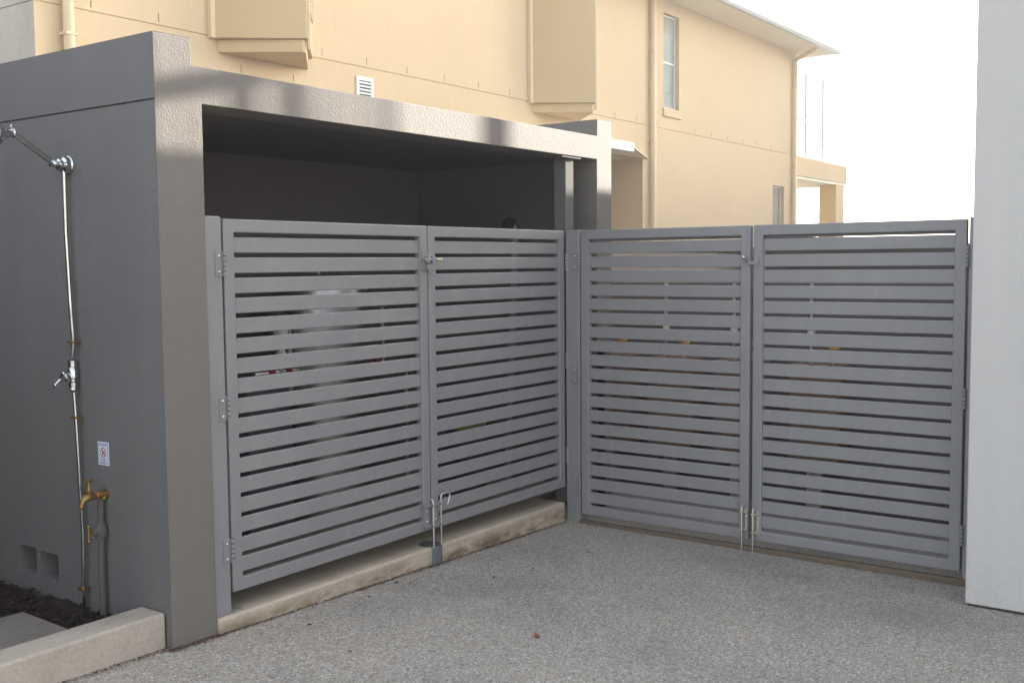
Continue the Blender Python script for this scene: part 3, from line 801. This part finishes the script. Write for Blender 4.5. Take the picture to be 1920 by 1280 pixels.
def text(body, size, yc, zb, mat, parent, name):
    cu = bpy.data.curves.new(name, 'FONT'); cu.body = body; cu.size = size; cu.align_x = 'CENTER'
    tmp = bpy.data.objects.new(name+'_tmp', cu); COL.objects.link(tmp)
    bpy.context.view_layer.update()
    me = bpy.data.meshes.new_from_object(tmp.evaluated_get(bpy.context.evaluated_depsgraph_get()))
    bpy.data.objects.remove(tmp)
    base = WL[parent.name]
    for v in me.vertices: v.co = Vector((XF-.0005, yc-v.co.x, zb+v.co.y))-base
    me.materials.clear(); me.materials.append(M[mat])
    o = bpy.data.objects.new(name, me); COL.objects.link(o); o.parent = parent
text('RAINWATER', .0098, cy, .8755, 'blue_ink', sg, 'lettering')
text('DO NOT', .0105, cy, .8135, 'blue_ink', sg, 'lettering')
text('DRINK', .0115, cy, .8035, 'blue_ink', sg, 'lettering')

# ------------------------------------------------------------------ services behind the left gates
tk = thing('water_tank', 'upright stainless steel water cylinder seen through the leftmost gate', 'water tank', (-1.12, 1.05, .12))
MB().lathe((-1.12, 1.05, .13), (-1.12, 1.05, 1.7), [(0, .27), (.02, .29), (1.38, .29), (1.43, .26), (1.46, .15), (1.47, .04)], 48).build('shell', 'stainless', tk, smooth=True)
MB().tube([(-1.12, 1.05, 1.59), (-1.12, 1.05, 1.63), (-1.12, 1.09, 1.655), (-1.12, 1.3, 1.655), (-1.12, 1.598, 1.655)], .014).build('outlet_pipe', 'steel', tk, smooth=True)
pm = thing('pump_unit', 'grey pressure pump with a white filter cap seen through the leftmost gate', 'pump', (-1.6, 1.0, .12))
MB().box(-1.75, -1.42, .98, 1.3, .127, .95).build('cabinet', 'pvc', pm, bevel=.01)
MB().lathe((-1.525, .95, 1.12), (-1.525, .95, 1.32), [(0, .022), (.02, .035), (.04, .022), (.1, .022), (.105, .042), (.17, .042), (.175, .03)], 20).build('filter_cap', 'white_plastic', pm, smooth=True)
MB().tube([(-1.43, .98, .9), (-1.43, .98, 1.35), (-1.43, 1.2, 1.4)], .016).tube([(-1.525, .95, .95), (-1.525, .95, 1.13)], .018).build('pipe', 'steel', pm, smooth=True)
for x in (-1.60, -1.47):
    MB().extr([(x-.03, 1.02), (x+.03, 1.02), (x+.012, 1.075), (x-.012, 1.075)], lambda u, v, d: (u, .94+d, v), 0, .012).build('valve_lever', 'red', pm)
MB().tube([(-1.72, .96, 1.035), (-1.3, .96, 1.035)], .018).build('manifold', 'steel', pm, smooth=True)
pp = thing('pipe_manifold', 'run of pipework with red levers beside the steel cylinder', 'pipework', (-.75, 1.0, .9))
MB().tube([(-.80, 1.0, .2), (-.80, 1.0, 1.02), (-.62, 1.0, 1.02), (-.62, 1.0, 1.42)], .016).tube([(-.62, 1.0, 1.02), (-.4, 1.0, 1.02), (-.4, 1.0, .2)], .016).build('pipe', 'steel', pp, smooth=True)
for x in (-.8, -.70):
    MB().extr([(x-.028, 1.03), (x+.028, 1.03), (x+.012, 1.075), (x-.012, 1.075)], lambda u, v, d: (u, .97+d, v), 0, .012).build('valve_lever', 'red', pp)
MB().sphere((-.62, 1.0, 1.4), .028).build('air_valve', 'brass', pp, smooth=True)
st = thing('flat_bar', 'leaning pale grey flat bar with pointed top behind the second gate', 'flat bar', (.13, .5, .12))
MB().extr([(.02, .125), (.075, .125), (.20, 1.86), (.165, 1.915), (.135, 1.86)], lambda u, v, d: (u, .5+d, v), 0, .006).build('bar', 'gate', st)
o = thing('storage_box', '', 'box', (-.2, .72, .122))
MB().box(-.325, -.055, .605, .845, .122, .57).build('body', 'dark_tile', o, bevel=.005)
MB().box(-.33, -.05, .6, .85, .5705, .59).build('lid', 'yellow', o, bevel=.003)
tag(o, 'dark box with dull yellow lid on the shelter floor behind the second gate', 'box')

# ------------------------------------------------------------------ gas heaters behind the right gates
def heater(y, label):
    t = thing('water_heater', label, 'water heater', (1.15, y, .3), 'tan water heaters behind the right gates')
    MB().box(1.0, 1.2, y-.17, y+.17, .28, .98).build('casing', 'terracotta', t, bevel=.012)
    MB().box(.997, .9995, y-.1, y+.1, .94, .972).build('label_plate', 'white_plastic', t)
    MB().tube([(1.0, y+.02, .98), (1.0, y+.02, 1.5)], .014).tube([(1.0, y-.12, .98), (1.0, y-.12, 1.1), (1.0, y+.02, 1.1)], .014).build('pipe', 'steel', t, smooth=True)
    MB().lathe((1.0, y+.02, 1.17), (1.0, y+.02, 1.23), [(0, .016), (.01, .024), (.05, .024), (.06, .016)], 14).build('union', 'white_plastic', t, smooth=True)
    MB().box(.975, .985, y-.01, y+.10, 1.215, 1.228).build('valve_lever', 'yellow', t)
    MB().lathe((1.0, y-.17, 1.08), (1.0, y-.1, 1.08), [(0, .02), (.02, .03), (.05, .03), (.07, .02)], 14).build('brass_union', 'brass', t, smooth=True)
    MB().box(1.02, 1.1, y-.05, y+.05, 0, .28).build('leg', 'steel', t)
heater(.28, 'tan water heater nearest the corner post, seen through the slats')
heater(-.215, 'tan water heater in the middle of the row behind the right gates')
heater(-.725, 'tan water heater behind the meeting stiles of the right gates')
heater(-1.26, 'tan water heater farthest from the corner post, behind the rightmost gate')
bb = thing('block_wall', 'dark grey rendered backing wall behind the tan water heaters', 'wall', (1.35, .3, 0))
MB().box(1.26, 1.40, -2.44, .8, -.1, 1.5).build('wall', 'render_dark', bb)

# ------------------------------------------------------------------ leaf litter
def leaf(x, y, s, mat, name, label, group=None):
    g = MB(); z = gz(x, y)+.003
    a = random.uniform(0, 6.28); n = 9
    top = []
    for k in range(n):
        t = 2*math.pi*k/n; rr = s*(.75+.45*random.random()); px, py = rr*math.cos(t)*1.4, rr*math.sin(t)*.7
        top.append((x+px*math.cos(a)-py*math.sin(a), y+px*math.sin(a)+py*math.cos(a), z+random.uniform(.001, s*.5)))
    c0 = (x, y, z+.002)
    for k in range(n): g.face([c0, top[k], top[(k+1) % n]])
    o = g.build(name, mat); sm = o.modifiers.new('thickness', 'SOLIDIFY'); sm.thickness = .001
    tag(o, label, 'leaf', group)
leaf(-1.975, -1.128, .017, 'leaf_red', 'fallen_leaf', 'single reddish brown fallen leaf on the open driveway')
for (px, py, s) in ((-1.738, -.10, .010), (-1.70, -.16, .007), (-1.997, -.16, .007), (-2.461, -.235, .009), (-1.35, -.43, .009), (-2.6, -.62, .007),
                    (-1.1, -.5, .007), (-.62, -.55, .008), (-.4, -1.5, .007), (-2.92, -.05, .010)):
    leaf(px, py, s, 'leaf_dark', 'leaf_scrap', 'tiny dark scrap of leaf litter on the driveway', 'leaf scraps scattered on the driveway')
mb = MB()
def chip(x, y, L):
    c = Vector((x, y, gz(x, y)+.003)); w = L*random.uniform(.3, .7)
    rot = Matrix.Rotation(random.uniform(0, 6.28), 3, 'Z') @ Matrix.Rotation(random.uniform(-.5, .5), 3, 'X')
    mb.face([c+rot @ Vector((a*L, b*w, .001)) for a, b in ((-1, -.6), (.2, -1), (1, .1), (.1, 1), (-.8, .7))])
for k in range(2200):
    x = random.uniform(-2.79, -.05); d = abs(random.gauss(0, .012))+.002
    if random.random() < .35+.65*abs(math.sin(x*3.1+.7)): chip(x, -.0257-d, random.uniform(.002, .007))
for k in range(260): chip(random.gauss(-1.33, .07), -.03-abs(random.gauss(0, .025)), random.uniform(.0015, .006))
for k in range(700): chip(random.uniform(-3.05, -2.78), -.0135-abs(random.gauss(0, .02)), random.uniform(.0015, .006))
for k in range(900): chip(random.uniform(-4.2, -3.0), .0165-abs(random.gauss(0, .022)), random.uniform(.0015, .006))
for k in range(500): chip(-.024-abs(random.gauss(0, .015)), random.uniform(-2.42, -.12), random.uniform(.0015, .004))
o = mb.build('leaf_litter', 'litter', recalc=False)
tag(o, 'fine reddish brown litter gathered along the foot of kerbs and pillar', 'litter', kind='stuff')

# ------------------------------------------------------------------ haze added to stand in for lens glare
hz = MB().box(-47, 58, -47, 47, -2.2, 18.6).build('haze', 'cream')
hz.data.materials.clear()
m = bpy.data.materials.new('glare_haze'); m.use_nodes = True; nt = m.node_tree; nt.nodes.clear()
om = nt.nodes.new('ShaderNodeOutputMaterial'); pv = nt.nodes.new('ShaderNodeVolumePrincipled')
pv.inputs['Color'].default_value = (.97, .96, .95, 1); pv.inputs['Density'].default_value = HAZE; pv.inputs['Anisotropy'].default_value = .35
nt.links.new(pv.outputs[0], om.inputs['Volume'])
hz.data.materials.append(m); tag(hz, 'thin pale haze added in place of lens glare', 'haze', kind='stuff')

# ------------------------------------------------------------------ light
w = bpy.data.worlds.new('World'); S.world = w; w.use_nodes = True
nt = w.node_tree; bg = nt.nodes['Background']
sky = nt.nodes.new('ShaderNodeTexSky'); sky.sky_type = 'NISHITA'; sky.sun_disc = False
sky.sun_elevation = R(SUN_EL); sky.sun_rotation = R(90-SUN_AZ)
sky.air_density = 1.0; sky.dust_density = 2.0; sky.ozone_density = 1.0
hs = nt.nodes.new('ShaderNodeHueSaturation'); hs.inputs['Saturation'].default_value = .46
nt.links.new(sky.outputs[0], hs.inputs['Color'])
nt.links.new(hs.outputs[0], bg.inputs['Color']); bg.inputs['Strength'].default_value = .082
ld = bpy.data.lights.new('sun', 'SUN'); ld.energy = 5.0; ld.angle = R(.5); ld.color = (1, .95, .84)
lo = bpy.data.objects.new('sun', ld); COL.objects.link(lo)
sd = Vector((math.cos(R(SUN_EL))*math.cos(R(SUN_AZ)), math.cos(R(SUN_EL))*math.sin(R(SUN_AZ)), math.sin(R(SUN_EL))))
lo.rotation_euler = sd.to_track_quat('Z', 'Y').to_euler()
lo.location = (20, -8, 12)

# ------------------------------------------------------------------ camera
yaw, pit, rol, f = .6252, -.0728, -.0089, 2008.06
F = Vector((math.cos(yaw)*math.cos(pit), math.sin(yaw)*math.cos(pit), math.sin(pit)))
Rt = Vector((math.sin(yaw), -math.cos(yaw), 0)); Up = Rt.cross(F)
R2 = Rt*math.cos(rol)+Up*math.sin(rol); U2 = Up*math.cos(rol)-Rt*math.sin(rol)
cd = bpy.data.cameras.new('camera'); cam = bpy.data.objects.new('camera', cd); COL.objects.link(cam)
cd.sensor_width = 36; cd.lens = f/1920*36; cd.clip_end = 2000; cd.clip_start = .05
m = Matrix((R2, U2, -F)).transposed().to_4x4(); m.translation = (-5.7096, -3.7037, 1.6482)
cam.matrix_world = m
S.camera = cam
S.view_settings.view_transform = 'Standard'; S.view_settings.look = 'None'
S.view_settings.exposure = 2.97; S.view_settings.gamma = 1
